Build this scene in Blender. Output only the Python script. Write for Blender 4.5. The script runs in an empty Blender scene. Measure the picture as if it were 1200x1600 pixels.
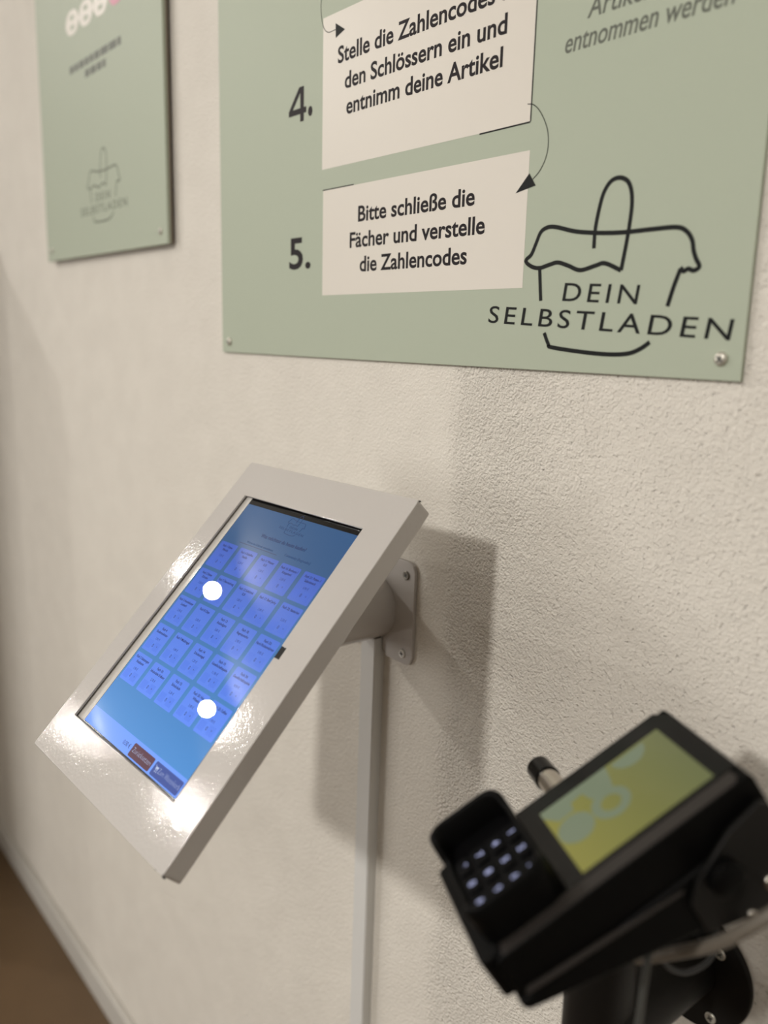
import bpy, bmesh, math, random
from mathutils import Vector, Matrix
random.seed(4)
SC = bpy.context.scene
COL = SC.collection
H0 = 1.18                                   # the camera lens stands this high above the floor
PI = math.pi

# ------------------------------------------------------------------ camera
cam_d = bpy.data.cameras.new('camera')
cam = bpy.data.objects.new('camera', cam_d); COL.objects.link(cam)
AX = ((0.63515138, 0.17119983, -0.7531755), (0.77199973, -0.10980832, 0.62606594), (0.02447745, -0.97909793, -0.20191113))
M = Matrix.Identity(4)
for i in range(3):
    M[i][0] = AX[i][0]; M[i][1] = -AX[i][1]; M[i][2] = -AX[i][2]
M[2][3] = H0
cam.matrix_world = M
cam_d.sensor_fit = 'VERTICAL'; cam_d.sensor_height = 36.0; cam_d.lens = 36.0 * 1319.82 / 1600
cam_d.clip_start = 0.02; cam_d.clip_end = 30
cam_d.dof.use_dof = True; cam_d.dof.focus_distance = 0.635; cam_d.dof.aperture_fstop = 29.7 / 8.6
SC.camera = cam

# ------------------------------------------------------------------ world, lamps, exposure
w = bpy.data.worlds.new('world'); SC.world = w; w.use_nodes = True
w.node_tree.nodes['Background'].inputs[0].default_value = (1.0, 0.93, 0.84, 1)
w.node_tree.nodes['Background'].inputs[1].default_value = 0.05
SC.view_settings.view_transform = 'Standard'; SC.view_settings.look = 'None'
SC.view_settings.exposure = 0.05; SC.view_settings.gamma = 1.0
SC.view_settings.use_curve_mapping = False

def lamp(name, loc, power, radius, col=(1.0, 0.96, 0.90), aim=None, cone=75, blend=1.0):
    l = bpy.data.lights.new(name, 'SPOT' if aim else 'POINT'); l.energy = power; l.shadow_soft_size = radius; l.color = col
    o = bpy.data.objects.new(name, l); COL.objects.link(o); o.location = (loc[0], loc[1], loc[2] + H0)
    if aim:
        l.spot_size = math.radians(cone); l.spot_blend = blend
        o.rotation_euler = (Vector(aim) - Vector(loc)).to_track_quat('-Z', 'Y').to_euler()
    return o
lamp('key_ceiling_lamp', (-0.30, -2.25, 1.24), 164, 0.115, aim=(-0.18, 0.467, -0.42), cone=70)
for p, e in (((-3.13, -0.705, 1.24), 34), ((-3.21, -1.30, 1.24), 26), ((-4.85, -2.10, 1.24), 12), ((-3.43, -1.94, 1.24), 14)):
    lamp('spot_row_lamp', p, e * 1.15, 0.023, aim=(-1.1, 0.467, -1.0), cone=150, blend=0.5)
lamp('back_fill_lamp', (0.75, -1.2, 1.24), 26, 0.25)  # added fill, lifts the tablet's shadow on the wall
# added soft fill light from the left, set before a made-up window
wl = bpy.data.lights.new('left_fill_light', 'AREA'); wl.shape = 'RECTANGLE'; wl.size = 1.6; wl.size_y = 1.5; wl.energy = 66; wl.color = (1.0, 0.97, 0.93)
wo = bpy.data.objects.new('left_fill_light', wl); COL.objects.link(wo); wo.location = (-4.1, -3.37, -0.05 + H0); wo.rotation_euler = (math.radians(90), 0, 0)

# ------------------------------------------------------------------ helpers
def lin(c):
    return tuple(((x / 255) / 12.92 if x / 255 <= 0.04045 else ((x / 255 + 0.055) / 1.055) ** 2.4) for x in c)
def mat(name, col, rough=0.5, metal=0.0, spec=0.5, bump=None, coat=0.0, var=0.0, vscale=20):
    m = bpy.data.materials.new(name); m.use_nodes = True
    nt = m.node_tree; b = nt.nodes['Principled BSDF']
    b.inputs['Base Color'].default_value = (*col, 1); b.inputs['Roughness'].default_value = rough
    b.inputs['Metallic'].default_value = metal; b.inputs['Specular IOR Level'].default_value = spec
    b.inputs['Coat Weight'].default_value = coat
    tc = nt.nodes.new('ShaderNodeTexCoord')
    if var:
        n = nt.nodes.new('ShaderNodeTexNoise'); n.inputs['Scale'].default_value = vscale; n.inputs['Detail'].default_value = 4
        nt.links.new(tc.outputs['Object'], n.inputs['Vector'])
        mx = nt.nodes.new('ShaderNodeMix'); mx.data_type = 'RGBA'
        mx.inputs[6].default_value = (*[c * (1 - var) for c in col], 1); mx.inputs[7].default_value = (*[min(1, c * (1 + var)) for c in col], 1)
        nt.links.new(n.outputs['Fac'], mx.inputs[0]); nt.links.new(mx.outputs[2], b.inputs['Base Color'])
    if bump:
        sc, st, di = bump
        n2 = nt.nodes.new('ShaderNodeTexNoise'); n2.inputs['Scale'].default_value = sc; n2.inputs['Detail'].default_value = 3
        nt.links.new(tc.outputs['Object'], n2.inputs['Vector'])
        bp = nt.nodes.new('ShaderNodeBump'); bp.inputs['Strength'].default_value = st; bp.inputs['Distance'].default_value = di
        nt.links.new(n2.outputs['Fac'], bp.inputs['Height']); nt.links.new(bp.outputs['Normal'], b.inputs['Normal'])
    return m
def display(name, col, strength=1.0, grad=None, rough=0.0, spec=0.5):
    """lit display picture under glass; grad = (axis, lo, hi, col2): the picture's own colour run, in the screen's own frame"""
    m = bpy.data.materials.new(name); m.use_nodes = True; nt = m.node_tree; b = nt.nodes['Principled BSDF']
    b.inputs['Base Color'].default_value = (0.004, 0.005, 0.008, 1); b.inputs['Roughness'].default_value = rough
    b.inputs['Specular IOR Level'].default_value = spec
    b.inputs['Emission Strength'].default_value = strength; b.inputs['Emission Color'].default_value = (*lin(col), 1)
    if grad:
        axis, lo, hi, col2 = grad
        tc = nt.nodes.new('ShaderNodeTexCoord'); sp = nt.nodes.new('ShaderNodeSeparateXYZ'); nt.links.new(tc.outputs['Object'], sp.inputs[0])
        mr = nt.nodes.new('ShaderNodeMapRange'); mr.inputs[1].default_value = lo; mr.inputs[2].default_value = hi
        nt.links.new(sp.outputs[axis], mr.inputs[0])
        mx = nt.nodes.new('ShaderNodeMix'); mx.data_type = 'RGBA'
        mx.inputs[6].default_value = (*lin(col), 1); mx.inputs[7].default_value = (*lin(col2), 1)
        nt.links.new(mr.outputs[0], mx.inputs[0]); nt.links.new(mx.outputs[2], b.inputs['Emission Color'])
    return m

def link(name, me, m, parent=None, smooth=False):
    o = bpy.data.objects.new(name, me); COL.objects.link(o)
    if m and not me.materials: me.materials.append(m)
    if parent: o.parent = parent
    if smooth:
        for p in me.polygons: p.use_smooth = True
    return o
def from_bm(name, bm, m, parent=None, smooth=False, bevel=0, seg=3):
    me = bpy.data.meshes.new(name)
    bmesh.ops.recalc_face_normals(bm, faces=bm.faces)
    bm.to_mesh(me); bm.free()
    o = link(name, me, m, parent, smooth)
    if bevel:
        b = o.modifiers.new('bevel', 'BEVEL'); b.width = bevel; b.segments = seg; b.limit_method = 'ANGLE'; b.angle_limit = 0.6
        b.harden_normals = True
        for p in me.polygons: p.use_smooth = True
    return o
def empty(name, mw, label=None, cat=None, group=None):
    o = bpy.data.objects.new(name, None); COL.objects.link(o); o.empty_display_size = 0.03
    o.matrix_world = mw
    if label: o['label'] = label; o['category'] = cat
    if group: o['group'] = group
    return o
def add_box(bm, x0, x1, y0, y1, z0, z1):
    r = bmesh.ops.create_cube(bm, size=1)
    for v in r['verts']:
        v.co = Vector(((x0 + x1) / 2 + v.co.x * (x1 - x0), (y0 + y1) / 2 + v.co.y * (y1 - y0), (z0 + z1) / 2 + v.co.z * (z1 - z0)))
def box(name, x0, x1, y0, y1, z0, z1, m, parent=None, bevel=0):
    bm = bmesh.new(); add_box(bm, x0, x1, y0, y1, z0, z1)
    return from_bm(name, bm, m, parent, bevel=bevel)
def prism(name, pts, a, b, m, parent=None, bevel=0, axis='z', seg=3):
    """closed outline extruded from a to b along the axis"""
    bm = bmesh.new()
    def P(p, h): return {'z': (p[0], p[1], h), 'x': (h, p[0], p[1]), 'y': (p[0], h, p[1])}[axis]
    lo = [bm.verts.new(P(p, a)) for p in pts]; hi = [bm.verts.new(P(p, b)) for p in pts]
    n = len(pts); bm.faces.new(lo[::-1]); bm.faces.new(hi)
    for i in range(n): bm.faces.new((lo[i], lo[(i + 1) % n], hi[(i + 1) % n], hi[i]))
    return from_bm(name, bm, m, parent, bevel=bevel, seg=seg)
def rrect(x0, x1, y0, y1, r, k=5):
    out = []
    for cx, cy, a0 in ((x1 - r, y1 - r, 0), (x0 + r, y1 - r, 90), (x0 + r, y0 + r, 180), (x1 - r, y0 + r, 270)):
        for i in range(k + 1):
            a = math.radians(a0 + 90 * i / k); out.append((cx + r * math.cos(a), cy + r * math.sin(a)))
    return out
def curve_mesh(name, splines, m, parent, z0, z1, bevel=0.0):
    """flat plate with holes: first outline outer, the others holes; extruded z0..z1"""
    cu = bpy.data.curves.new(name, 'CURVE'); cu.dimensions = '2D'; cu.fill_mode = 'BOTH'
    cu.extrude = (z1 - z0) / 2 - bevel; cu.bevel_depth = bevel; cu.bevel_resolution = 2; cu.offset = -bevel
    for pts in splines:
        s = cu.splines.new('POLY'); s.points.add(len(pts) - 1); s.use_cyclic_u = True
        for i, p in enumerate(pts): s.points[i].co = (p[0], p[1], 0, 1)
    me = to_mesh(cu, name)
    me.transform(Matrix.Translation((0, 0, (z0 + z1) / 2)))
    return link(name, me, m, parent)
def to_mesh(cu, name):
    o = bpy.data.objects.new('tmp', cu); COL.objects.link(o)
    dg = bpy.context.evaluated_depsgraph_get()
    me = bpy.data.meshes.new_from_object(o.evaluated_get(dg)); me.name = name
    bpy.data.objects.remove(o); bpy.data.curves.remove(cu)
    me.materials.clear()
    return me
def ring_loft(name, rings, m, parent=None, cap=True, smooth=True, bevel=0):
    bm = bmesh.new(); R = [[bm.verts.new(p) for p in r] for r in rings]; n = len(rings[0])
    for a, b in zip(R[:-1], R[1:]):
        for i in range(n): bm.faces.new((a[i], a[(i + 1) % n], b[(i + 1) % n], b[i]))
    if cap: bm.faces.new(R[0][::-1]); bm.faces.new(R[-1])
    o = from_bm(name, bm, m, parent, smooth=smooth, bevel=bevel)
    return o
def lathe(name, prof, m, parent=None, mw=None, n=40, smooth=True):
    """profile of (radius, height) turned about local z"""
    rings = [[(r * math.cos(2 * PI * i / n), r * math.sin(2 * PI * i / n), h) for i in range(n)] for r, h in prof]
    o = ring_loft(name, rings, m, parent, smooth=smooth)
    if mw is not None: o.matrix_local = mw
    md = o.modifiers.new('split', 'EDGE_SPLIT'); md.split_angle = math.radians(40)
    return o
def cat(pts, k=8):
    P = [Vector(p) for p in pts]; P = [2 * P[0] - P[1]] + P + [2 * P[-1] - P[-2]]; out = []
    for i in range(1, len(P) - 2):
        for j in range(k):
            t = j / k; a, b, c, d = P[i - 1:i + 3]
            out.append(0.5 * ((2 * b) + (c - a) * t + (2 * a - 5 * b + 4 * c - d) * t * t + (3 * b - a - 3 * c + d) * t ** 3))
    out.append(P[-2]); return out
def tube(name, pts, r, m, parent=None, n=12, k=8):
    L = cat(pts, k) if k else [Vector(p) for p in pts]; rings = []; up = Vector((0.31, 0.2, 0.9)).normalized()
    for i, p in enumerate(L):
        t = (L[min(i + 1, len(L) - 1)] - L[max(i - 1, 0)]).normalized(); a = t.cross(up).normalized(); b = t.cross(a)
        rings.append([p + r * (a * math.cos(2 * PI * j / n) + b * math.sin(2 * PI * j / n)) for j in range(n)])
    return ring_loft(name, rings, m, parent)
def stroke(bm, pts, wd, z, k=6, closed=False, th=0.0001, smooth=True):
    """printed line of width wd through pts (flat ribbon)"""
    L = [Vector((p[0], p[1], 0)) for p in pts]
    if smooth and len(L) > 2: L = cat(L, k)
    n = len(L); A = []; B = []
    for i, p in enumerate(L):
        t = (L[min(i + 1, n - 1)] - L[max(i - 1, 0)]).normalized(); q = Vector((-t.y, t.x, 0)) * wd / 2
        A.append(bm.verts.new((p.x + q.x, p.y + q.y, z))); B.append(bm.verts.new((p.x - q.x, p.y - q.y, z)))
    for i in range(n - 1): bm.faces.new((A[i], B[i], B[i + 1], A[i + 1]))
def poly(bm, pts, z): bm.faces.new([bm.verts.new((p[0], p[1], z)) for p in pts])
def disc(cx, cy, r, n=32): return [(cx + r * math.cos(2 * PI * i / n), cy + r * math.sin(2 * PI * i / n)) for i in range(n)]
def flat(name, polys, z, m, parent):
    bm = bmesh.new()
    for p in polys: poly(bm, p, z)
    me = bpy.data.meshes.new(name); bmesh.ops.recalc_face_normals(bm, faces=bm.faces)
    for f in bm.faces:
        if f.normal.z < 0: f.normal_flip()
    bm.to_mesh(me); bm.free(); return link(name, me, m, parent)
CAP = None
def letters(s, bold=0.0, space=1.0, shear=0.0):
    cu = bpy.data.curves.new('t', 'FONT'); cu.body = s; cu.size = 1.0; cu.offset = bold; cu.space_character = space
    cu.shear = shear; cu.resolution_u = 4
    return to_mesh(cu, 'lettering')
def bounds(me, i): v = [p.co[i] for p in me.vertices]; return min(v), max(v)
def text(s, x0, x1, base, cap, z, m, parent, bold=0.012, space=1.0, shear=0.0, rot=0.0, name='lettering'):
    """one printed line: glyphs run x0..x1, capitals stand cap high on the baseline"""
    global CAP
    if CAP is None: CAP = bounds(letters('H'), 1)[1]
    me = letters(s, bold, space, shear); a, b = bounds(me, 0); kx = (x1 - x0) / (b - a); ky = cap / CAP
    me.transform(Matrix.Translation((x0, base, z)) @ Matrix.Rotation(rot, 4, 'Z') @ Matrix.Diagonal((kx, ky, 1, 1)) @ Matrix.Translation((-a, 0, 0)))
    return link(name, me, m, parent)
def textc(s, xc, wmax, base, cap, z, m, parent, bold=0.01, asp=0.9, **k):
    global CAP
    if CAP is None: CAP = bounds(letters('H'), 1)[1]
    me = letters(s, bold, 1.0, 0.0); a, b = bounds(me, 0); wd = min(wmax, (b - a) * cap / CAP * asp)
    bpy.data.meshes.remove(me)
    return text(s, xc - wd / 2, xc + wd / 2, base, cap, z, m, parent, bold, **k)
def frame(o, x, y, z):     # matrix from an origin and three axes
    m = Matrix.Identity(4)
    for i in range(3): m[i][0] = x[i]; m[i][1] = y[i]; m[i][2] = z[i]; m[i][3] = o[i]
    return m

# ------------------------------------------------------------------ materials
def plaster():
    m = bpy.data.materials.new('cream_plaster'); m.use_nodes = True; nt = m.node_tree; b = nt.nodes['Principled BSDF']; L = nt.links
    b.inputs['Roughness'].default_value = 0.85; b.inputs['Specular IOR Level'].default_value = 0.25
    tc = nt.nodes.new('ShaderNodeTexCoord'); N = nt.nodes.new
    def noise(s, d=3, r=0.5, dist=0.0):
        n = N('ShaderNodeTexNoise'); n.inputs['Scale'].default_value = s; n.inputs['Detail'].default_value = d
        n.inputs['Roughness'].default_value = r; n.inputs['Distortion'].default_value = dist; L.new(tc.outputs['Object'], n.inputs['Vector']); return n
    def math_(op, a, b_=None):
        q = N('ShaderNodeMath'); q.operation = op
        for i, v in enumerate((a, b_)):
            if v is None: continue
            if isinstance(v, (int, float)): q.inputs[i].default_value = v
            else: L.new(v, q.inputs[i])
        return q.outputs[0]
    grain = noise(560, 2, 0.55); lump = noise(210, 3, 0.6); wide = noise(22, 3, 0.5)
    vo = N('ShaderNodeTexVoronoi'); vo.feature = 'SMOOTH_F1'; vo.inputs['Scale'].default_value = 430; vo.inputs['Smoothness'].default_value = 0.35
    wv = N('ShaderNodeVectorMath'); wv.operation = 'MULTIPLY_ADD'; wn = noise(260, 2); L.new(wn.outputs['Color'], wv.inputs[0]); wv.inputs[1].default_value = (0.0008, 0.0008, 0.0008)
    L.new(tc.outputs['Object'], wv.inputs[2]); L.new(wv.outputs[0], vo.inputs['Vector'])
    # roller-worked plaster is coarser right of the old paint edge, which runs down the wall
    sp = N('ShaderNodeSeparateXYZ'); L.new(tc.outputs['Object'], sp.inputs[0])
    wob = noise(9, 3); edge = math_('ADD', sp.outputs[0], math_('MULTIPLY', math_('SUBTRACT', wob.outputs['Fac'], 0.5), 0.03))
    mr = N('ShaderNodeMapRange'); mr.inputs[1].default_value = -0.487; mr.inputs[2].default_value = -0.470
    mr.inputs[3].default_value = 0.30; mr.inputs[4].default_value = 1.0; L.new(edge, mr.inputs[0])
    cr = N('ShaderNodeMapRange'); cr.inputs[1].default_value = 0.42; cr.inputs[2].default_value = 0.66; L.new(grain.outputs['Fac'], cr.inputs[0])
    fade = N('ShaderNodeMapRange'); fade.inputs[1].default_value = -0.33; fade.inputs[2].default_value = -0.42; fade.inputs[3].default_value = 0.35; fade.inputs[4].default_value = 1.0
    L.new(edge, fade.inputs[0])
    g = math_('MULTIPLY', math_('MULTIPLY', math_('SUBTRACT', cr.outputs[0], math_('MULTIPLY', vo.outputs['Distance'], 1.6)), mr.outputs[0]), fade.outputs[0])
    pit = N('ShaderNodeMapRange'); pit.inputs[1].default_value = 0.60; pit.inputs[2].default_value = 0.74; L.new(noise(300, 2, 0.5).outputs['Fac'], pit.inputs[0])
    g = math_('SUBTRACT', g, math_('MULTIPLY', math_('MULTIPLY', pit.outputs[0], mr.outputs[0]), 1.3))
    h = math_('ADD', math_('MULTIPLY', g, 0.62), math_('ADD', math_('MULTIPLY', math_('MULTIPLY', lump.outputs['Fac'], mr.outputs[0]), 0.9), math_('MULTIPLY', wide.outputs['Fac'], 1.6)))
    bp = N('ShaderNodeBump'); bp.inputs['Strength'].default_value = 0.75; bp.inputs['Distance'].default_value = 0.0016
    L.new(h, bp.inputs['Height']); L.new(bp.outputs['Normal'], b.inputs['Normal'])
    mx = N('ShaderNodeMix'); mx.data_type = 'RGBA'; mx.inputs[6].default_value = (0.67, 0.635, 0.575, 1); mx.inputs[7].default_value = (0.76, 0.725, 0.66, 1)
    L.new(wide.outputs['Fac'], mx.inputs[0]); L.new(mx.outputs[2], b.inputs['Base Color'])
    return m
PLASTER = plaster()
ROOM = mat('plain_room_paint', (0.50, 0.47, 0.43), 0.9, bump=(60, 0.2, 0.002))
CEIL = mat('ceiling_paint', (0.80, 0.78, 0.74), 0.9, bump=(80, 0.2, 0.001))
FLOOR = mat('brown_floor', (0.12, 0.072, 0.034), 0.45, var=0.25, vscale=6)
SKIRT = mat('skirting_paint', (0.52, 0.50, 0.46), 0.5, var=0.04)
SAGE = mat('sage_board', (0.415, 0.46, 0.368), 0.55, spec=0.18, var=0.02, vscale=3)
EDGE = mat('board_edge', (0.24, 0.20, 0.155), 0.6)
CREAM = mat('cream_print', (0.665, 0.625, 0.56), 0.45, spec=0.35)
INK = mat('dark_ink', (0.013, 0.009, 0.011), 0.6, spec=0.15)
INK2 = mat('black_ink', (0.009, 0.010, 0.010), 0.6, spec=0.15)
INKG = mat('grey_ink', (0.10, 0.11, 0.085), 0.6)
INKGREEN = mat('grey_green_ink', (0.12, 0.135, 0.095), 0.6)
PINK = mat('pink_print', (0.52, 0.16, 0.24), 0.5)
STEEL = mat('screw_steel', (0.58, 0.56, 0.49), 0.38, metal=0.55)
DARKHOLE = mat('screw_recess', (0.03, 0.03, 0.027), 0.5)
WHITEP = mat('white_powder_coat', (0.50, 0.475, 0.455), 0.075, spec=0.34, bump=(360, 0.16, 0.0006), var=0.02, vscale=15)
TABW = mat('white_tablet_bezel', (0.60, 0.58, 0.55), 0.05, spec=0.5)
BLACKG = mat('black_gloss', (0.005, 0.005, 0.005), 0.12, spec=0.2)
BLACK = mat('black_plastic', (0.0025, 0.0025, 0.0025), 0.45, spec=0.08, bump=(900, 0.1, 0.0003))
BLACKM = mat('black_matt_metal', (0.005, 0.0045, 0.004), 0.5, spec=0.25)
TRIMG = mat('dark_grey_trim', (0.026, 0.022, 0.020), 0.45, spec=0.3)
KEYM = mat('key_rubber', (0.003, 0.003, 0.0035), 0.5, spec=0.08)
DUCT = mat('duct_plastic', (0.66, 0.66, 0.645), 0.4)
TAN = mat('beige_cable', (0.16, 0.14, 0.115), 0.5)
GREYC = mat('grey_cable', (0.055, 0.056, 0.052), 0.45)
CHROME = mat('chrome', (0.62, 0.58, 0.52), 0.22, metal=1.0)

# ------------------------------------------------------------------ the room
WY = 0.467
def struct(name, x0, x1, y0, y1, z0, z1, m):
    o = box(name, x0, x1, y0, y1, z0 + H0, z1 + H0, m); o['kind'] = 'structure'; return o
struct('wall_back', -5.4, 1.6, WY, WY + 0.12, -1.18, 1.32, PLASTER)
struct('floor', -5.4, 1.6, -3.4, WY + 0.12, -1.28, -1.18, FLOOR)
struct('ceiling', -5.4, 1.6, -3.4, WY + 0.12, 1.32, 1.42, CEIL)
struct('wall_left', -5.5, -5.4, -3.4, WY, -1.18, 1.32, ROOM)
struct('wall_right', 1.6, 1.7, -3.4, WY, -1.18, 1.32, ROOM)
struct('wall_front', -5.4, 1.6, -3.5, -3.4, -1.18, 1.32, ROOM)
wn_ = struct('added_window', -4.96, -3.24, -3.398, -3.385, -0.85, 0.75, mat('added_window_pane', (0.5, 0.55, 0.6), 0.1))  # made-up window, added only to dress the fill light
for a_, b_, c_, d_ in ((-5.02, -4.94, -0.91, 0.81), (-3.26, -3.18, -0.91, 0.81), (-4.94, -3.26, -0.91, -0.83), (-4.94, -3.26, 0.73, 0.81)):
    box('added_window_frame', a_, b_, -3.40, -3.33, c_ + H0, d_ + H0, SKIRT, wn_)
bm = bmesh.new(); add_box(bm, -5.4, 1.6, WY - 0.012, WY, -1.18 + H0, -1.125 + H0)
o = from_bm('baseboard_back', bm, SKIRT, bevel=0.003); o['kind'] = 'structure'

# tall locker cabinet along the same wall, left of the view: its side keeps the row lamps off the far end of the wall
lk = empty('locker_cabinet', Matrix.Translation((-2.34, 0.2245, 0)), 'tall grey locker cabinet standing against the wall beyond the small board', 'lockers')
LKM = mat('locker_sheet', (0.42, 0.40, 0.37), 0.4)
box('carcass', -0.32, 0.32, -0.190, 0.2420, 0.0, 1.58, LKM, lk, bevel=0.003)
for i in range(2):
    for k in range(4):
        d_ = box('door', -0.31 + i * 0.312, -0.004 + i * 0.312, -0.206, -0.191, 0.04 + k * 0.38, 0.41 + k * 0.38, LKM, lk, bevel=0.002)
        lathe('handle', [(0.001, 0), (0.010, 0), (0.011, 0.012), (0.001, 0.014)], STEEL, d_, Matrix.Translation((-0.05 + i * 0.312, -0.206, 0.225 + k * 0.38)) @ Matrix.Rotation(PI / 2, 4, 'X'), n=16)

# ------------------------------------------------------------------ sign boards
WR = Matrix.Rotation(PI / 2, 4, 'X')                 # local x along the wall, y up, z out of the wall
def cross_screw(parent, x, y, z, r, dome=True, m=STEEL, rot=0.5, name='screw'):
    s = lathe(name, [(r * 0.15, -0.001), (r, -0.001), (r, 0.0003), (r * 0.93, r * 0.22), (r * 0.75, r * 0.42), (r * 0.45, r * 0.52), (r * 0.05, r * 0.54)] if dome
              else [(r * 0.1, -0.001), (r, -0.001), (r, 0.0004), (r * 0.86, 0.0009), (r * 0.2, 0.00075), (r * 0.02, 0.0007)], m, parent, Matrix.Translation((x, y, z)), n=28)
    bm = bmesh.new(); top = (r * 0.545 if dome else 0.0009)
    for a in (rot, rot + PI / 2):
        c, t = math.cos(a), math.sin(a); L, W = r * 0.52, r * 0.13
        poly(bm, [(c * sx * L - t * sy * W, t * sx * L + c * sy * W) for sx, sy in ((-1, -1), (1, -1), (1, 1), (-1, 1))], top + (0.00005 if a == rot else 0.00009))
    for f in bm.faces:
        f.normal_update()
        if f.normal.z < 0: f.normal_flip()
    me = bpy.data.meshes.new('recess'); bm.to_mesh(me); bm.free(); link('recess', me, DARKHOLE, s)
    return s
LOGO = [
 [(-353.1, 59.7), (-353.1, 70.8), (-351.4, 82.3), (-348.7, 92.7), (-343.9, 99.3), (-337.5, 100.9), (-331.4, 98.3), (-328.0, 92.3), (-326.8, 83.8), (-327.3, 73.5), (-328.5, 62.2), (-331.0, 45.1)],
 [(-331.0, 45.1), (-343.5, 50.0), (-350.9, 48.9), (-362.8, 46.6), (-372.9, 49.9), (-381.9, 52.4), (-389.3, 51.2), (-397.6, 49.5), (-404.9, 50.9), (-410.3, 54.9), (-405.5, 58.9), (-401.8, 66.1), (-398.1, 73.2), (-392.0, 75.8), (-384.4, 75.2), (-369.5, 71.5), (-354.0, 69.4), (-338.0, 68.2), (-326.2, 68.0), (-309.3, 68.3), (-294.2, 68.1), (-287.6, 65.3), (-283.5, 60.1), (-281.8, 53.8), (-279.7, 49.2), (-277.3, 45.0), (-280.6, 42.9), (-284.3, 44.0), (-287.3, 42.8), (-289.5, 45.1)],
 [(-289.4, 44.2), (-292.8, 34.2), (-295.9, 22.7)], [(-397.3, 49.0), (-396.0, 38.0), (-394.7, 27.6)],
 [(-389.9, 6.1), (-385.7, -1.4), (-382.7, -3.5), (-356.2, -6.0), (-335.8, -6.9), (-321.3, -6.0), (-312.3, -2.8), (-305.9, 1.4)]]
def logo(parent, f, sc, z, m, wd=2.8, name='basket_emblem', thin=0.0, tm=None):
    """basket outline and the two words; f maps logo millimetres to the parent's plane, sc = size factor"""
    bm = bmesh.new()
    for i, L in enumerate(LOGO): stroke(bm, [f(p) for p in L], wd * 0.001 * sc, z + i * 0.00001)
    me = bpy.data.meshes.new(name)
    for fc in bm.faces:
        fc.normal_update()
        if fc.normal.z < 0: fc.normal_flip()
    bm.to_mesh(me); bm.free(); e = link(name, me, m, parent)
    for s, (xa, ya), (xb, yb), cap in (('DEIN', (-376.1, 27.3), (-316.5, 24.2), 11.6), ('SELBSTLADEN', (-443.5, 12.9), (-252.8, 3.3), 11.8)):
        a = f((xa, ya)); b = f((xb, yb))
        text(s, a[0], a[0] + math.hypot(b[0] - a[0], b[1] - a[1]), a[1], cap * 0.001 * sc, z, tm or m, parent, bold=0.004 + thin, space=1.28, shear=0.06,
             rot=math.atan2(b[1] - a[1], b[0] - a[0]))
    return e

mm = 0.001
sign = empty('sign_board', Matrix.Translation((-0.5435, WY, -0.0195 + H0)) @ WR, 'large sage green instruction board with numbered steps 4. and 5. above the tablet', 'sign')
def S(x, z): return ((x + 543.5) * mm, (z + 19.5) * mm)      # wall millimetres -> board frame
b = box('panel', -0.2985, 0.2985, 0, 0.841, 0.0004, 0.0032, SAGE, sign, bevel=0.0004)
Z1 = 0.0033
def rect(x0, x1, z0, z1): return [S(x0, z0), S(x1, z0), S(x1, z1), S(x0, z1)]
flat('text_panel', [rect(-656.5, -413, 145.5, 269.0)], Z1, CREAM, sign)
flat('text_panel', [rect(-654.5, -412, 36.7, 127.5)], Z1, CREAM, sign)
flat('text_panel', [rect(-656.5, -413, 320, 430)], Z1, CREAM, sign)
Z2 = Z1 + 0.00006
def T(s, x0, x1, b_, cap, m=INK, bold=0.022, **k):
    p = S(x0, b_); q = S(x1, b_); return text(s, p[0], q[0], p[1], cap * mm, Z2, m, sign, bold, **k)
T('Stelle die Zahlencodes an', -634.5, -427.5, 228.6, 12.6)
T('den Schlössern ein und', -624.2, -438.8, 206.8, 12.6)
T('entnimm deine Artikel', -621.5, -441.5, 186.2, 12.6)
T('Bitte schließe die', -602.5, -462.8, 97.2, 12.2)
T('Fächer und verstelle', -613.8, -451.3, 76.3, 12.2)
T('die Zahlencodes', -599.0, -468.5, 55.8, 12.2)
curve_mesh('lettering', [[S(-686.0, 191.5), S(-691.6, 191.5), S(-691.6, 198.2), S(-710.5, 198.2), S(-710.5, 202.6), S(-693.4, 221.0), S(-686.0, 221.0), S(-686.0, 203.2), S(-682.0, 203.2), S(-682.0, 198.2), S(-686.0, 198.2)],
            [S(-691.6, 203.2), S(-704.0, 203.2), S(-691.6, 216.2)]], INK, sign, Z2 - 0.00003, Z2 + 0.00003)
flat('lettering', [[S(-675.6 + 3.4 * math.cos(i * PI / 12), 198.0 + 4.2 * math.sin(i * PI / 12)) for i in range(24)]], Z2, INK, sign)
T('5.', -709.5, -673.5, 62.5, 27, INK, 0.02)
T('Artikel', -370.8, -326, 199.2, 12.0, INKG, 0.008, shear=0.2)
T('entnommen werden', -387, -271, 182.3, 12.0, INKG, 0.008, shear=0.2)
def printed(name, build, z_parent, m):
    bm = bmesh.new(); build(bm)
    for fc in bm.faces:
        fc.normal_update()
        if fc.normal.z < 0: fc.normal_flip()
    me = bpy.data.meshes.new(name); bm.to_mesh(me); bm.free(); return link(name, me, m, z_parent)
def st(name, L, wd, sm=True): printed(name, lambda bm: stroke(bm, [S(*p) for p in L], wd * mm, Z2 + 0.00002, smooth=sm), sign, INK2)
st('border_line', [(-413.0, 300), (-413.0, 146.2), (-413.6, 145.6), (-461, 145.2)], 1.0, sm=False); st('border_line', [(-655, 128.0), (-609.5, 128.0)], 0.9, sm=False)
st('arrow_line', [(-656, 296), (-659.8, 284), (-660, 275), (-656.5, 263), (-649.5, 256.5), (-638, 256.0)], 0.6)
st('arrow_line', [(-416.5, 157.4), (-411, 156.0), (-404.7, 150.4), (-398.4, 140), (-396.3, 130), (-397.6, 121), (-402.2, 113.2), (-408.2, 108.3)], 0.6)
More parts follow.
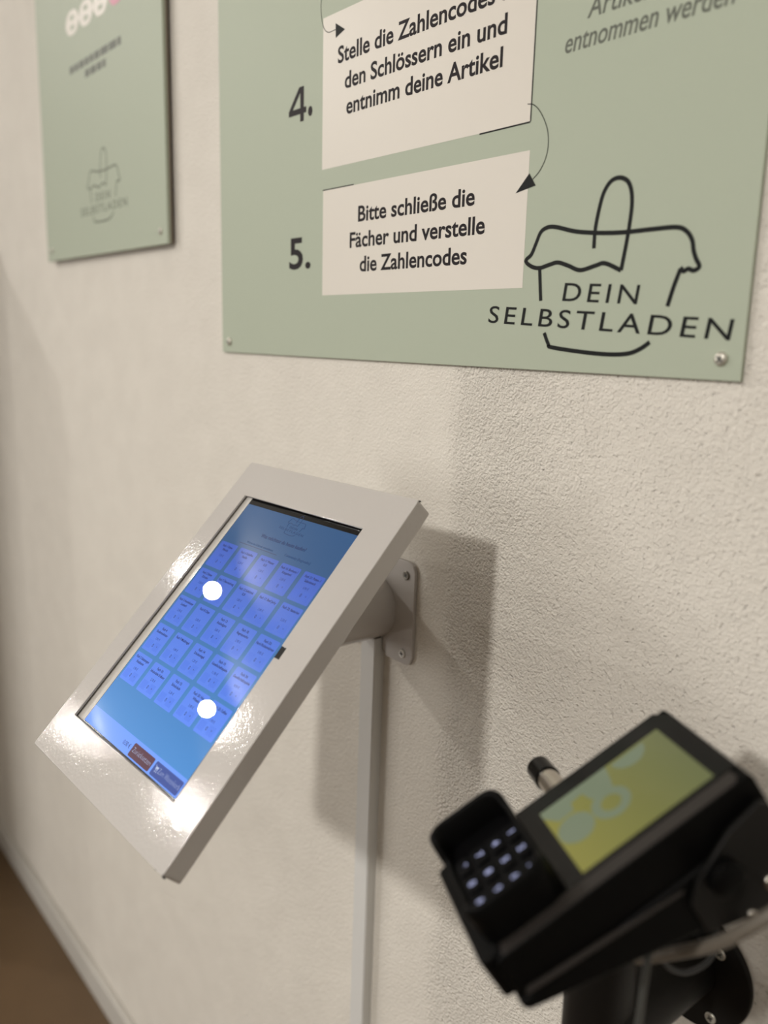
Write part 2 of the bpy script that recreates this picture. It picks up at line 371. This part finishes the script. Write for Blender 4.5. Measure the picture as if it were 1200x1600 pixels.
printed('arrow_head', lambda bm: poly(bm, [S(-624.8, 253.2), S(-638.4, 261.0), S(-638.0, 249.3)], Z2), sign, INK2)
printed('arrow_head', lambda bm: poly(bm, [S(-423.2, 100.7), S(-411.4, 112.6), S(-405.2, 104.0)], Z2), sign, INK2)
logo(sign, lambda p: S(*p), 1.0, Z2, INK2)
cross_screw(sign, *S(-258.0, -7.2), 0.0034, 0.0043, rot=0.9)
cross_screw(sign, *S(-826.5, -8.0), 0.0034, 0.0043, rot=0.3)
cross_screw(sign, *S(-826.5, 809), 0.0034, 0.0043); cross_screw(sign, *S(-258, 809), 0.0034, 0.0043)

# the small board, held off the wall on spacers
S2 = empty('sign_board', Matrix.Translation((-1.1615, WY, 0.1015 + H0)) @ WR, 'small portrait sage green board with faint basket emblem, left of the large board', 'sign')
def Q(x, z): return ((x + 1161.5) * mm, (z - 101.5) * mm)
box('panel', -0.2085, 0.2060, 0, 0.594, 0.0065, 0.0105, SAGE, S2, bevel=0.0004)
box('panel_core', -0.2082, 0.2064, 0.0004, 0.5936, 0.0045, 0.0066, EDGE, S2)
for sx in (-0.19, 0.188):
    for sy in (0.015, 0.579):
        lathe('spacer', [(0.006, 0.0), (0.006, 0.0048)], BLACKM, S2, Matrix.Translation((sx, sy, 0)), n=20)
        cross_screw(S2, sx, sy, 0.0106, 0.0040)
Z3 = 0.01056
def LF(p):                                    # same emblem at its smaller size, level
    s = 0.83; return ((p[0] + 348.2) * s * mm + Q(-1146, 0)[0], (p[1] + 2.5 + (p[0] + 348) * 0.05) * s * mm + Q(0, 146)[1])
logo(S2, LF, 0.83, Z3, INKGREEN, wd=3.0, thin=0.01)
# chunky pale heading shapes (too blurred to read) with one in pink, and two lines of small print
def loop(cx, cy, wd, hh, hole=True):
    outs = [rrect(cx - wd / 2, cx + wd / 2, cy - hh / 2, cy + hh / 2, wd * 0.4)]
    if hole: outs += [rrect(cx - wd * 0.16, cx + wd * 0.16, cy + hh * 0.10, cy + hh * 0.3, wd * 0.1), rrect(cx - wd * 0.16, cx + wd * 0.16, cy - hh * 0.3, cy - hh * 0.10, wd * 0.1)]
    return outs
for i, x in enumerate((-1226, -1177, -1128)):
    q = Q(x, 402); curve_mesh('heading_shape', loop(q[0], q[1], 0.050, 0.030), CREAM, S2, Z3 - 0.0002, Z3 + 0.0001)
q = Q(-1079, 402); curve_mesh('heading_shape', loop(q[0], q[1], 0.046, 0.030, False), PINK, S2, Z3 - 0.0002, Z3 + 0.0001)
ps = []
for x0, x1, z in ((-1243, -1069, 345.5), (-1188, -1118, 331)):
    x = x0
    while x < x1 - 4:
        l = min(random.uniform(12, 26), x1 - x); a = Q(x, z - 5.0); c = Q(x + l, z + 4.4); ps.append([(a[0], a[1]), (c[0], a[1]), (c[0], c[1]), (a[0], c[1])]); x += l + 3
flat('small_print', ps, Z3, INKG, S2)

# ------------------------------------------------------------------ tablet kiosk
tr = Vector((0.9996045, 0.02797934, 0.00282742)); td = Vector((0.02156163, -0.69798927, -0.71578354)); tn = Vector((-0.01805364, 0.71556141, -0.6983165))
TC = Vector((-0.52530862, 0.28038620, -0.20954108 + H0))
TM = frame(TC, tr, -td, -tn)
kiosk = empty('tablet_holder', TM, 'white sloping metal tablet enclosure on a short wall arm', 'tablet holder')
FW, FH = 0.1063, 0.1413
def hole_pts(): return [(-0.0825, -0.1068), (0.0765, -0.1068), (0.0755, -0.011 + 0.0), (0.0755, 0.0), (0.0735, 0.1095), (-0.0810, 0.1095)]
hole = [(-0.0838, -0.1066), (0.0752, -0.1066), (0.0745, 0.0010), (0.0800, 0.0010), (0.0800, 0.0100), (0.0742, 0.0100), (0.0735, 0.1090), (-0.0810, 0.1090)]
outer = rrect(-FW, FW, -FH, FH, 0.0022, 3)
housing = curve_mesh('front_plate', [outer, hole], WHITEP, kiosk, -0.0020, 0.0, bevel=0.0004)
# folded sheet box: four sides and a back
bm = bmesh.new(); t = 0.0014; D = 0.0180
loops = []
for z, ins in ((-0.0018, 0.0), (-D + 0.003, 0.0), (-D, 0.003)):
    loops.append([bm.verts.new((p[0] * (1 - ins / FW), p[1] * (1 - ins / FH), z)) for p in outer])
for a, c in zip(loops[:-1], loops[1:]):
    for i in range(len(outer)): bm.faces.new((a[i], a[(i + 1) % len(outer)], c[(i + 1) % len(outer)], c[i]))
bm.faces.new(loops[-1])
sides = from_bm('housing', bm, WHITEP, kiosk)
so = sides.modifiers.new('sheet', 'SOLIDIFY'); so.thickness = t; so.offset = -1
# weld gaps at the folded corners
for (cx, cy, sz) in ((FW, -FH, 0.0022), (-FW * 0 + FW - 0.010, -FH - 0.0002, 0.0014), (FW, FH, 0.0016)):
    bm = bmesh.new(); bmesh.ops.create_icosphere(bm, subdivisions=2, radius=1)
    for v in bm.verts: v.co = Vector((cx + v.co.x * sz * 0.8 - 0.0008, cy + v.co.y * sz * 0.35, -0.0020 + v.co.z * sz * 0.45))
    from_bm('corner_gap', bm, DARKHOLE, kiosk, smooth=True)

# arm and wall flange, in wall frame, parented to the kiosk
KI = TM.inverted()
def wallpart(o): o.matrix_local = KI.copy(); return o
ax_, az_, rr_ = -0.568, -0.236, 0.0300
def tab_back_y(x, z):      # y on the back plane of the housing
    P0 = TC + tn * (D - 0.0004); return P0.y - ((x - P0.x) * tn.x + (z + H0 - P0.z) * tn.z) / tn.y
n = 56; ring0 = []; ring1 = []
for i in range(n):
    a = 2 * PI * i / n; x = ax_ + rr_ * math.cos(a); z = az_ + rr_ * math.sin(a)
    ring0.append((x, WY - 0.003, z + H0)); ring1.append((x, tab_back_y(x, z), z + H0))
arm = wallpart(ring_loft('mount_tube', [ring0, ring1], WHITEP, kiosk, cap=False))
fl = [(-0.621, -0.278), (-0.613, -0.2805), (-0.590, -0.2805), (-0.585, -0.2760), (-0.585, -0.262), (-0.5555, -0.262), (-0.5555, -0.2755), (-0.5490, -0.2805), (-0.524, -0.2805), (-0.5180, -0.2780), (-0.5153, -0.2720),
      (-0.5145, -0.196), (-0.5170, -0.1895), (-0.5235, -0.1870), (-0.6125, -0.187), (-0.6190, -0.1890), (-0.621, -0.196)]
flange = prism('wall_flange', [(p[0], p[1] + H0) for p in fl], WY - 0.0035, WY - 0.0002, WHITEP, kiosk, bevel=0.0006, axis='y'); wallpart(flange)
for (x, z, r_) in ((-0.5252, -0.1995, 0.6), (-0.5275, -0.2712, 0.2), (-0.611, -0.1995, 0.9), (-0.611, -0.2712, 1.2)):
    s = cross_screw(flange, 0, 0, 0, 0.0040, dome=False, m=mat('zinc_screw', (0.72, 0.71, 0.68), 0.35, metal=0.15) if z < -0.25 else mat('dark_screw', (0.25, 0.23, 0.2), 0.35, metal=1.0), rot=r_)
    s.matrix_local = Matrix.Translation((x, WY - 0.0040, z + H0)) @ WR

# ------------------------------------------------------------------ the tablet
tab = empty('tablet_computer', TM, 'tablet computer with lit blue shop menu, inside the white sloping enclosure', 'tablet')
def R4(u0, u1, v0, v1, s=mm): return [(u0 * s, -v1 * s), (u1 * s, -v1 * s), (u1 * s, -v0 * s), (u0 * s, -v0 * s)]
prism('tablet_body', rrect(-0.090, 0.084, -0.118, 0.120, 0.008), -0.0100, -0.0034, TABW, tab, bevel=0.0008)
curve_mesh('display_border', [rrect(-0.0735, 0.0800, -0.1062, 0.1150, 0.0006, 2)], BLACKG, tab, -0.00345, -0.00330)
SZ = -0.00326
BG = display('display_background', (70, 142, 212), 1.0, ('Y', -0.105, 0.068, (35, 79, 124)))  # darker towards the top: viewing-angle dimming painted into the emission
SU0, SU1, SV0, SV1 = -73.0, 70.8, -103.9, 105.2
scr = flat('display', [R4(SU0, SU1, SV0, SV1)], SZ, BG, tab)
CARDM = display('display_card', (92, 138, 244), 1.0, ('Y', -0.070, 0.070, (52, 86, 178)))  # cards carry the same painted viewing-angle dimming
BTNM = display('display_counter', (84, 130, 238), 1.0, ('Y', -0.070, 0.070, (52, 88, 184)))  # counters too: dimming towards the top painted into the emission
BARM = display('display_bar', (108, 156, 255))
TXTM = display('display_dark_text', (16, 26, 78))
TXT2 = display('display_mid_text', (34, 52, 120))
RED = display('display_red_button', (84, 44, 62)); NAVY = display('display_navy_button', (52, 76, 150)); WTX = display('display_white_text', (176, 190, 226))
LINEM = display('display_line', (22, 50, 96))
Z_ = SZ + 0.00004; ZB = SZ + 0.00007; ZT = SZ + 0.00010
items = [['Fach 1 Eistee', 'Pfirsich', '2,00 €'], ['Fach 2 Eistee', 'Zitrone', '2,00 €'], ['Fach 3 Hundefutter', 'Leckerli', '2,90 €'], ['Fach 4:', 'Studentenfutter', '1,90 €'], ['Fach 5 Salzstangen', 'Knabberei', '1,90 €'],
         ['Fach 6 Eiskaffee', 'Vanille', '2,20 €'], ['Fach 7 Überraschung', '', '2,00 €'], ['Fach 8 Chips', '', '2,00 €'], ['Fach 9 Müsliriegel', '', '1,40 €'], ['Fach 10:', 'Schokolade Erdbeer', '2,70 €'],
         ['Fach 11 Wasser', '0,5l', '1,50 €'], ['Fach 12 Softdrink', '0,3l', '1,80 €'], ['Fach 13:', 'Anzündgarn', '5,80 €'], ['Fach 14:', 'Schokoriegel', '1,20 €'], ['Fach 15:', 'Schokolade', '2,30 €'],
         ['Fach 16: Bonbons /', 'Kaugummi', '2,50 €'], ['Fach 17: Beef Jerky', '', '2,40 €'], ['Fach 18:', 'Regenponcho', '2,90 €'], ['Fach 19:', 'Gesellschaftsspiele', '11,90 €'], ['Fach 20: Hot', 'Wheels', '3,90 €'],
         ['Fach 21: Puten- /', 'Salamisnack', '6,90 €'], ['Fach 22: Batterien', '', '2,50 €'], ['Fach 23:', 'Hand-/Rückenwärmer', '3,90 €'], ['Fach 24:', 'Gesellschaftsspiele', '8,90 €'], ['Fach 25: Kaffee', '', '1,90 €']]
cards = [[], []]
tmp = []
for i, (l1, l2, pr) in enumerate(items):
    c, r = divmod(i, 5); u0 = -70.8 + c * 28.7; v0 = -66.0 + r * 27.0; u1, v1 = u0 + 24.2, v0 + 24.0
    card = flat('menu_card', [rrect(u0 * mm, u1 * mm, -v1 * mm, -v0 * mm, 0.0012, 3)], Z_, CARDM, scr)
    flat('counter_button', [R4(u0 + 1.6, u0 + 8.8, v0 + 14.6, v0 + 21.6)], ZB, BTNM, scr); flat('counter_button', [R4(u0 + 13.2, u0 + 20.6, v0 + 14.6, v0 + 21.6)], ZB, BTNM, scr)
    uc = (u0 + u1) / 2 * mm
    textc(l1, uc, 0.0215, -(v0 + 4.4) * mm, 0.00195, ZT, TXTM, scr, bold=0.02, asp=0.95, name='display_text')
    if l2: textc(l2, uc, 0.0215, -(v0 + 7.8) * mm, 0.00195, ZT, TXTM, scr, bold=0.02, asp=0.95, name='display_text')
    textc(pr, uc, 0.02, -(v0 + 13.2) * mm, 0.0019, ZT, TXT2, scr, bold=0.0, asp=0.9, name='display_text')
    textc('0', uc - 0.0006, 0.01, -(v0 + 19.4) * mm, 0.0027, ZT, TXTM, scr, bold=0.0, name='display_text'); textc('+', uc + 0.0052, 0.01, -(v0 + 18.8) * mm, 0.0020, ZT, TXTM, scr, bold=0.0, name='display_text')
textc('Was möchtest du heute kaufen?', 0.0002, 0.064, 0.0795, 0.0031, ZT, TXTM, scr, bold=0.01, asp=1.0, name='display_text')
textc('Waren im Schrank entnehmen', -0.0225, 0.050, 0.0712, 0.0020, ZT, LINEM, scr, bold=0.0, asp=1.0, name='display_text')
textc('Community (Regionales)', 0.0275, 0.040, 0.0712, 0.0022, ZT, LINEM, scr, bold=0.0, asp=1.0, name='display_text')
flat('tab_underline', [R4(-49.5, 3.0, -70, -69.4)], Z_, LINEM, scr)
def LT(p): s = 0.172; return ((p[0] + 345) * s * mm + 0.0005, (p[1] - 45) * s * mm + 0.0970)
logo(scr, LT, 0.172, ZT, LINEM, wd=2.4, name='display_emblem', thin=0.0)
flat('menu_bar', [R4(SU0, SU1, 92.0, SV1)], Z_, BARM, scr)
textc('0,00 €', -0.0085, 0.014, -0.1005, 0.0031, ZT, TXTM, scr, bold=0.0, name='display_text')
flat('menu_button', [rrect(-0.0005, 0.0300, -0.1042, -0.0945, 0.0012, 3)], ZB, RED, scr)
flat('menu_button', [rrect(0.0325, 0.0695, -0.1042, -0.0945, 0.0012, 3)], ZB, NAVY, scr)
textc('Zurücksetzen', 0.01475, 0.0270, -0.1007, 0.0037, ZT, WTX, scr, bold=-0.02, name='display_text')
textc('Zum Warenkorb', 0.0540, 0.0285, -0.1007, 0.0037, ZT, WTX, scr, bold=-0.02, name='display_text')
bm = bmesh.new()
stroke(bm, [(0.0342, -0.0969), (0.0350, -0.0969), (0.0358, -0.0996), (0.0387, -0.0996)], 0.00045, ZT, smooth=False)
poly(bm, [(0.0352, -0.0974), (0.0390, -0.0974), (0.0383, -0.0990), (0.0357, -0.0990)], ZT)
poly(bm, disc(0.0362, -0.1008, 0.0005, 10), ZT); poly(bm, disc(0.0382, -0.1008, 0.0005, 10), ZT)
for fc in bm.faces:
    fc.normal_update()
    if fc.normal.z < 0: fc.normal_flip()
me = bpy.data.meshes.new('cart_symbol'); bm.to_mesh(me); bm.free(); link('cart_symbol', me, WTX, scr)

# ------------------------------------------------------------------ cable duct
a0 = math.atan2(0.0065, 0.412)
duct = empty('cable_duct', Matrix.Translation((-0.5670, WY, -0.2850 + H0)) @ Matrix.Rotation(a0, 4, 'Y'), 'narrow grey-white plastic cable duct running down the wall below the tablet holder', 'cable duct')
prism('duct_base', [(-0.0102, 0.0), (0.0102, 0.0), (0.0102, -0.0035), (-0.0102, -0.0035)], -0.838, 0.0215, DUCT, duct, axis='z')
prism('duct_cover', [(-0.0104, -0.0036), (0.0104, -0.0036), (0.0104, -0.0100), (0.0092, -0.0112), (-0.0092, -0.0112), (-0.0104, -0.0100)], -0.838, 0.0200, DUCT, duct, axis='z')
box('duct_opening', -0.0085, 0.0100, -0.0098, -0.0040, 0.0201, 0.0212, DARKHOLE, duct)

# ------------------------------------------------------------------ payment terminal
u_ = Vector((0.881166, -0.471259, 0.038219)); v_ = Vector((0.371509, 0.740113, 0.560548)); n_ = Vector((-0.292449, -0.479737, 0.82724))
PC = Vector((-0.207347, 0.324553, -0.211415 + H0)); PM = frame(PC, u_, v_, n_); PI_ = PM.inverted()
pay = empty('payment_terminal', PM, 'black card payment terminal with lit yellow-green screen and hooded keypad', 'payment terminal')
def mmv(L): return [tuple(c * mm for c in p) for p in L]
# body in the length/height profile, extruded across
prism('terminal_body', mmv([(-89, -22), (-90, -8), (-88.5, -1), (-86, 0), (47.5, 0), (49, -3), (49, -21), (48, -22)]), -0.0365, 0.0365, BLACK, pay, bevel=0.0018, axis='x')
prism('side_trim', mmv([(28.5, -86.5), (36, -84.5), (36.3, 40.5), (33.5, 43.5), (28.5, 43.0)]), 0.0001, 0.0006, TRIMG, pay, bevel=0.0002)
prism('screen_glass', mmv([(-37.5, -46.5), (28.2, -46.5), (28.2, 46.5), (-30.0, 46.5), (-37.5, 41.5)]), 0.0001, 0.0008, BLACKG, pay, bevel=0.0003)
YG = display('terminal_screen_green', (124, 120, 46), 1.0, ('Y', -0.037, 0.037, (94, 98, 58)), rough=0.12)
PG = display('terminal_screen_pale', (106, 116, 92), 1.0, rough=0.12)
ts = flat('terminal_screen', [[(-0.0255, -0.0367), (0.0255, -0.0367), (0.0255, 0.0367), (-0.0255, 0.0367)]], 0.00085, YG, pay)
q0 = 0.00089
flat('screen_symbol', [disc(-0.0012, -0.0262, 0.0096)], q0 + 0.00002, PG, ts)
curve_mesh('screen_symbol', [disc(-0.0012, -0.0058, 0.0103), disc(-0.0012, -0.0058, 0.0054)], PG, ts, q0 - 0.00003, q0 + 0.00001)
flat('screen_symbol', [mmv([(-25.4, -36.6), (-20.5, -36.6), (-12, -31), (-12.5, -22), (-18.0, -21), (-19.0, -14), (-11, -12), (-7, -2), (-12, 1), (-25.4, 4)])], q0, PG, ts)
flat('screen_symbol', [[p for p in disc(-0.0235, 0.0165, 0.0098) if p[0] >= -0.0254] ], q0 + 0.00001, PG, ts)
flat('screen_symbol', [mmv([(-16.5, -19.5), (-10, -19.5), (-10.5, -13.5), (-17, -13)])], q0 + 0.00003, YG, ts)

slot = rrect(-36.5, 34.0, -95.6, -84.0, 3.2, 4)
prism('card_slot', mmv(slot), -0.0210, 0.0015, BLACK, pay, bevel=0.0012)
# keypad with its privacy hood
def hood_ring(h):     # rounded outline, inset grows with height
    return h
hood = []
OUT = rrect(-0.0365, 0.0300, -0.0890, -0.0470, 0.0085, 6); 
def top_h(x, y):       # rim height: high at the back and both sides, cut down along the front
    f = max(0.0, min(1.0, (y + 0.0885) / 0.010))
    side = max(0.0, min(1.0, (abs(x + 0.003) - 0.017) / 0.012))
    back = max(0.0, min(1.0, (y + 0.060) / 0.012))
    hi = 0.0234 - 0.0012 * max(0.0, min(1.0, (x + 0.03) / 0.06)) - 0.0050 * back * (1 - max(0.0, min(1, (abs(x + 0.0035) - 0.02) / 0.012)))
    e = max(f, side * 0.96); e = e * e * (3 - 2 * e)
    return 0.0098 + (hi - 0.0098) * e
cx, cy = -0.00325, -0.068
def dens(L, k=3):
    out = []
    for i in range(len(L)):
        a, c = Vector((*L[i], 0)), Vector((*L[(i + 1) % len(L)], 0)); m_ = max(1, int((c - a).length / 0.003))
        for j in range(m_): p = a.lerp(c, j / m_); out.append((p.x, p.y))
    return out
OUTD = dens(OUT); th = 0.0026
def scl(p, d): return (cx + (p[0] - cx) * (1 - d / 0.033), cy + (p[1] - cy) * (1 - d / 0.021))
rings = [[(p[0], p[1], -0.0002) for p in OUTD],
         [(*scl(p, -0.0004), top_h(*p) * 0.6) for p in OUTD],
         [(*scl(p, -0.0006), top_h(*p) - 0.0008) for p in OUTD], [(*scl(p, 0.0002), top_h(*p)) for p in OUTD],
         [(*scl(p, th - 0.0008), top_h(*p)) for p in OUTD], [(*scl(p, th), top_h(*p) - 0.0008) for p in OUTD], [(*scl(p, th), 0.0080) for p in OUTD]]
ring_loft('keypad_hood', rings, BLACK, pay, cap=False)
pad = prism('keypad', [scl(p, th - 0.0003) for p in OUTD], 0.0002, 0.0082, KEYM, pay)
DIG = display('key_digit_light', (176, 181, 222), 1.0, rough=0.4)
keys = [['1', '4', '7', '*'], ['2', '5', '8', '0'], ['3', '6', '9', '#']]
for ci, ku in enumerate((-15.2, -1.2, 12.2)):
    for ri, kv in enumerate((-53.2, -62.6, -72.2, -81.6)):
        k_ = prism('key', mmv(rrect(ku - 5.2, ku + 5.2, kv - 3.4, kv + 3.4, 1.5, 3)), 0.0082, 0.0100, KEYM, pad, bevel=0.0004, seg=2)
        textc(keys[ci][ri], ku * mm, 0.005, (kv - 1.6) * mm, 0.0036, 0.01004, DIG, pad, bold=0.03, name='key_digit')

# cradle and wall arm: what carries the terminal
mount = empty('terminal_mount', Matrix.Translation((-0.235, WY, -0.393 + H0)) @ WR, 'black wall arm with round base plate carrying the card terminal', 'mount')
MI = (Matrix.Translation((-0.235, WY, -0.393 + H0)) @ WR).inverted()
cradle = (prism('cradle', mmv([(-89.5, -22.6), (-92, -24), (-90, -29.5), (-73, -34), (-34, -44.5), (-5, -52), (20, -60), (44, -62), (48, -50), (48, -22.6)]), -0.037, 0.0385, BLACK, pay, bevel=0.003, axis='x'))
(prism('rubber_lip', mmv([(-86, -20.2), (-84.5, -19.0), (-5, -26.0), (-4.5, -27.4), (-6, -27.8), (-86, -21.2)]), 0.0366, 0.0389, TRIMG, pay, bevel=0.0008, axis='x'))
(prism('side_bracket', mmv([(-6, -33), (3, -24), (26, -13), (44, -10), (47.5, -14), (47.5, -61), (20, -59), (-6, -50)]), 0.0388, 0.0420, BLACKM, pay, bevel=0.001, axis='x'))
kn = lathe('knob', [(0.001, 0), (0.0075, 0), (0.0085, 0.001), (0.0085, 0.0055), (0.0070, 0.0068), (0.001, 0.007)], BLACK, pay, n=24)
kn.matrix_local = Matrix.Translation((0.042, 0.013, -0.028)) @ Matrix.Rotation(PI / 2, 4, 'Y')
s = cross_screw(pay, 0, 0, 0, 0.0036, m=CHROME); s.matrix_local = Matrix.Translation((0.0422, 0.0300, -0.0475)) @ Matrix.Rotation(PI / 2, 4, 'Y')
s = cross_screw(pay, 0, 0, 0, 0.0022, m=CHROME); s.matrix_local = Matrix.Translation((0.0422, 0.0150, -0.0555)) @ Matrix.Rotation(PI / 2, 4, 'Y')
# pivot bar that sticks out beyond the terminal, chrome with a black cap
r = lathe('pivot_bar', [(0.0068, 0), (0.0068, 0.075)], CHROME, pay, n=32); r.matrix_local = Matrix.Translation((-0.093, -0.0195, -0.0305)) @ Matrix.Rotation(PI / 2, 4, 'Y')
r = lathe('bar_cap', [(0.002, 0), (0.0066, 0.0), (0.0076, 0.0010), (0.0078, 0.0150), (0.0070, 0.0152), (0.0068, 0.0150)], BLACKG, pay, n=32); r.matrix_local = Matrix.Translation((-0.1055, -0.0195, -0.0305)) @ Matrix.Rotation(PI / 2, 4, 'Y')
# round plate on the wall (local z out of the wall)
plate = lathe('base_plate', [(0.001, 0.0002), (0.0397, 0.0002), (0.0397, 0.0032), (0.0390, 0.0038), (0.001, 0.0038)], BLACKM, mount, n=72)
for (x, y, ro) in ((0.0177, 0.0201, 0.75), (0.0164, -0.0272, 0.5), (-0.020, 0.020, 0.2), (-0.019, -0.021, 1.1)):
    cross_screw(plate, x, y, 0.0038, 0.0037, dome=False, rot=ro)
lathe('arm_tube', [(0.0205, 0.0038), (0.0205, 0.092)], BLACKM, mount, Matrix.Translation((-0.004, 0.001, 0)), n=48)
px, py = -0.2445, 0.3760
r = lathe('upright_post', [(0.002, -0.10), (0.0185, -0.10), (0.0200, -0.098), (0.0200, 0.090), (0.0180, 0.100), (0.012, 0.105), (0.012, 0.125)], BLACKM, mount, n=48)
r.matrix_local = MI @ Matrix.Translation((px, py, -0.393 + H0))

# cables hanging round the mount
def W(px_, py_, y):        # helper numbers only: point of a cable given in metres
    return (px_, y, py_ + H0)
def cable(name, pts, r_, m, label):
    o = tube(name, pts, r_, m); o['label'] = label; o['category'] = 'cable'; return o

cable('power_cable', [W(-0.2062, -0.3100, 0.352), W(-0.2023, -0.3061, 0.345), W(-0.1796, -0.2856, 0.340), W(-0.1592, -0.2653, 0.335), W(-0.1473, -0.2507, 0.335), W(-0.1383, -0.239, 0.340), W(-0.1305, -0.228, 0.350), W(-0.120, -0.225, 0.40), W(-0.118, -0.235, 0.45), W(-0.118, -0.30, 0.4635), W(-0.118, -0.80, 0.4635)], 0.0032, TAN,
      'thick beige cable curving under the card terminal towards the wall')
cable('data_cable', [W(-0.1950, -0.2760, 0.345), W(-0.1895, -0.2785, 0.333), W(-0.1862, -0.283, 0.325), W(-0.1843, -0.2966, 0.320), W(-0.1838, -0.3163, 0.318), W(-0.186, -0.3555, 0.320), W(-0.195, -0.45, 0.34), W(-0.20, -0.80, 0.40)], 0.0018, GREYC,
      'grey cable hanging straight down in front of the black arm')
cable('data_cable', [W(-0.200, -0.290, 0.352), W(-0.1983, -0.3122, 0.360), W(-0.1943, -0.3216, 0.370), W(-0.1908, -0.3236, 0.380), W(-0.1884, -0.3209, 0.390), W(-0.1899, -0.315, 0.400), W(-0.195, -0.29, 0.395)], 0.0014, mat('blue_black_cable', (0.012, 0.014, 0.018), 0.4),
      'thin black cable looping beside the round wall plate')
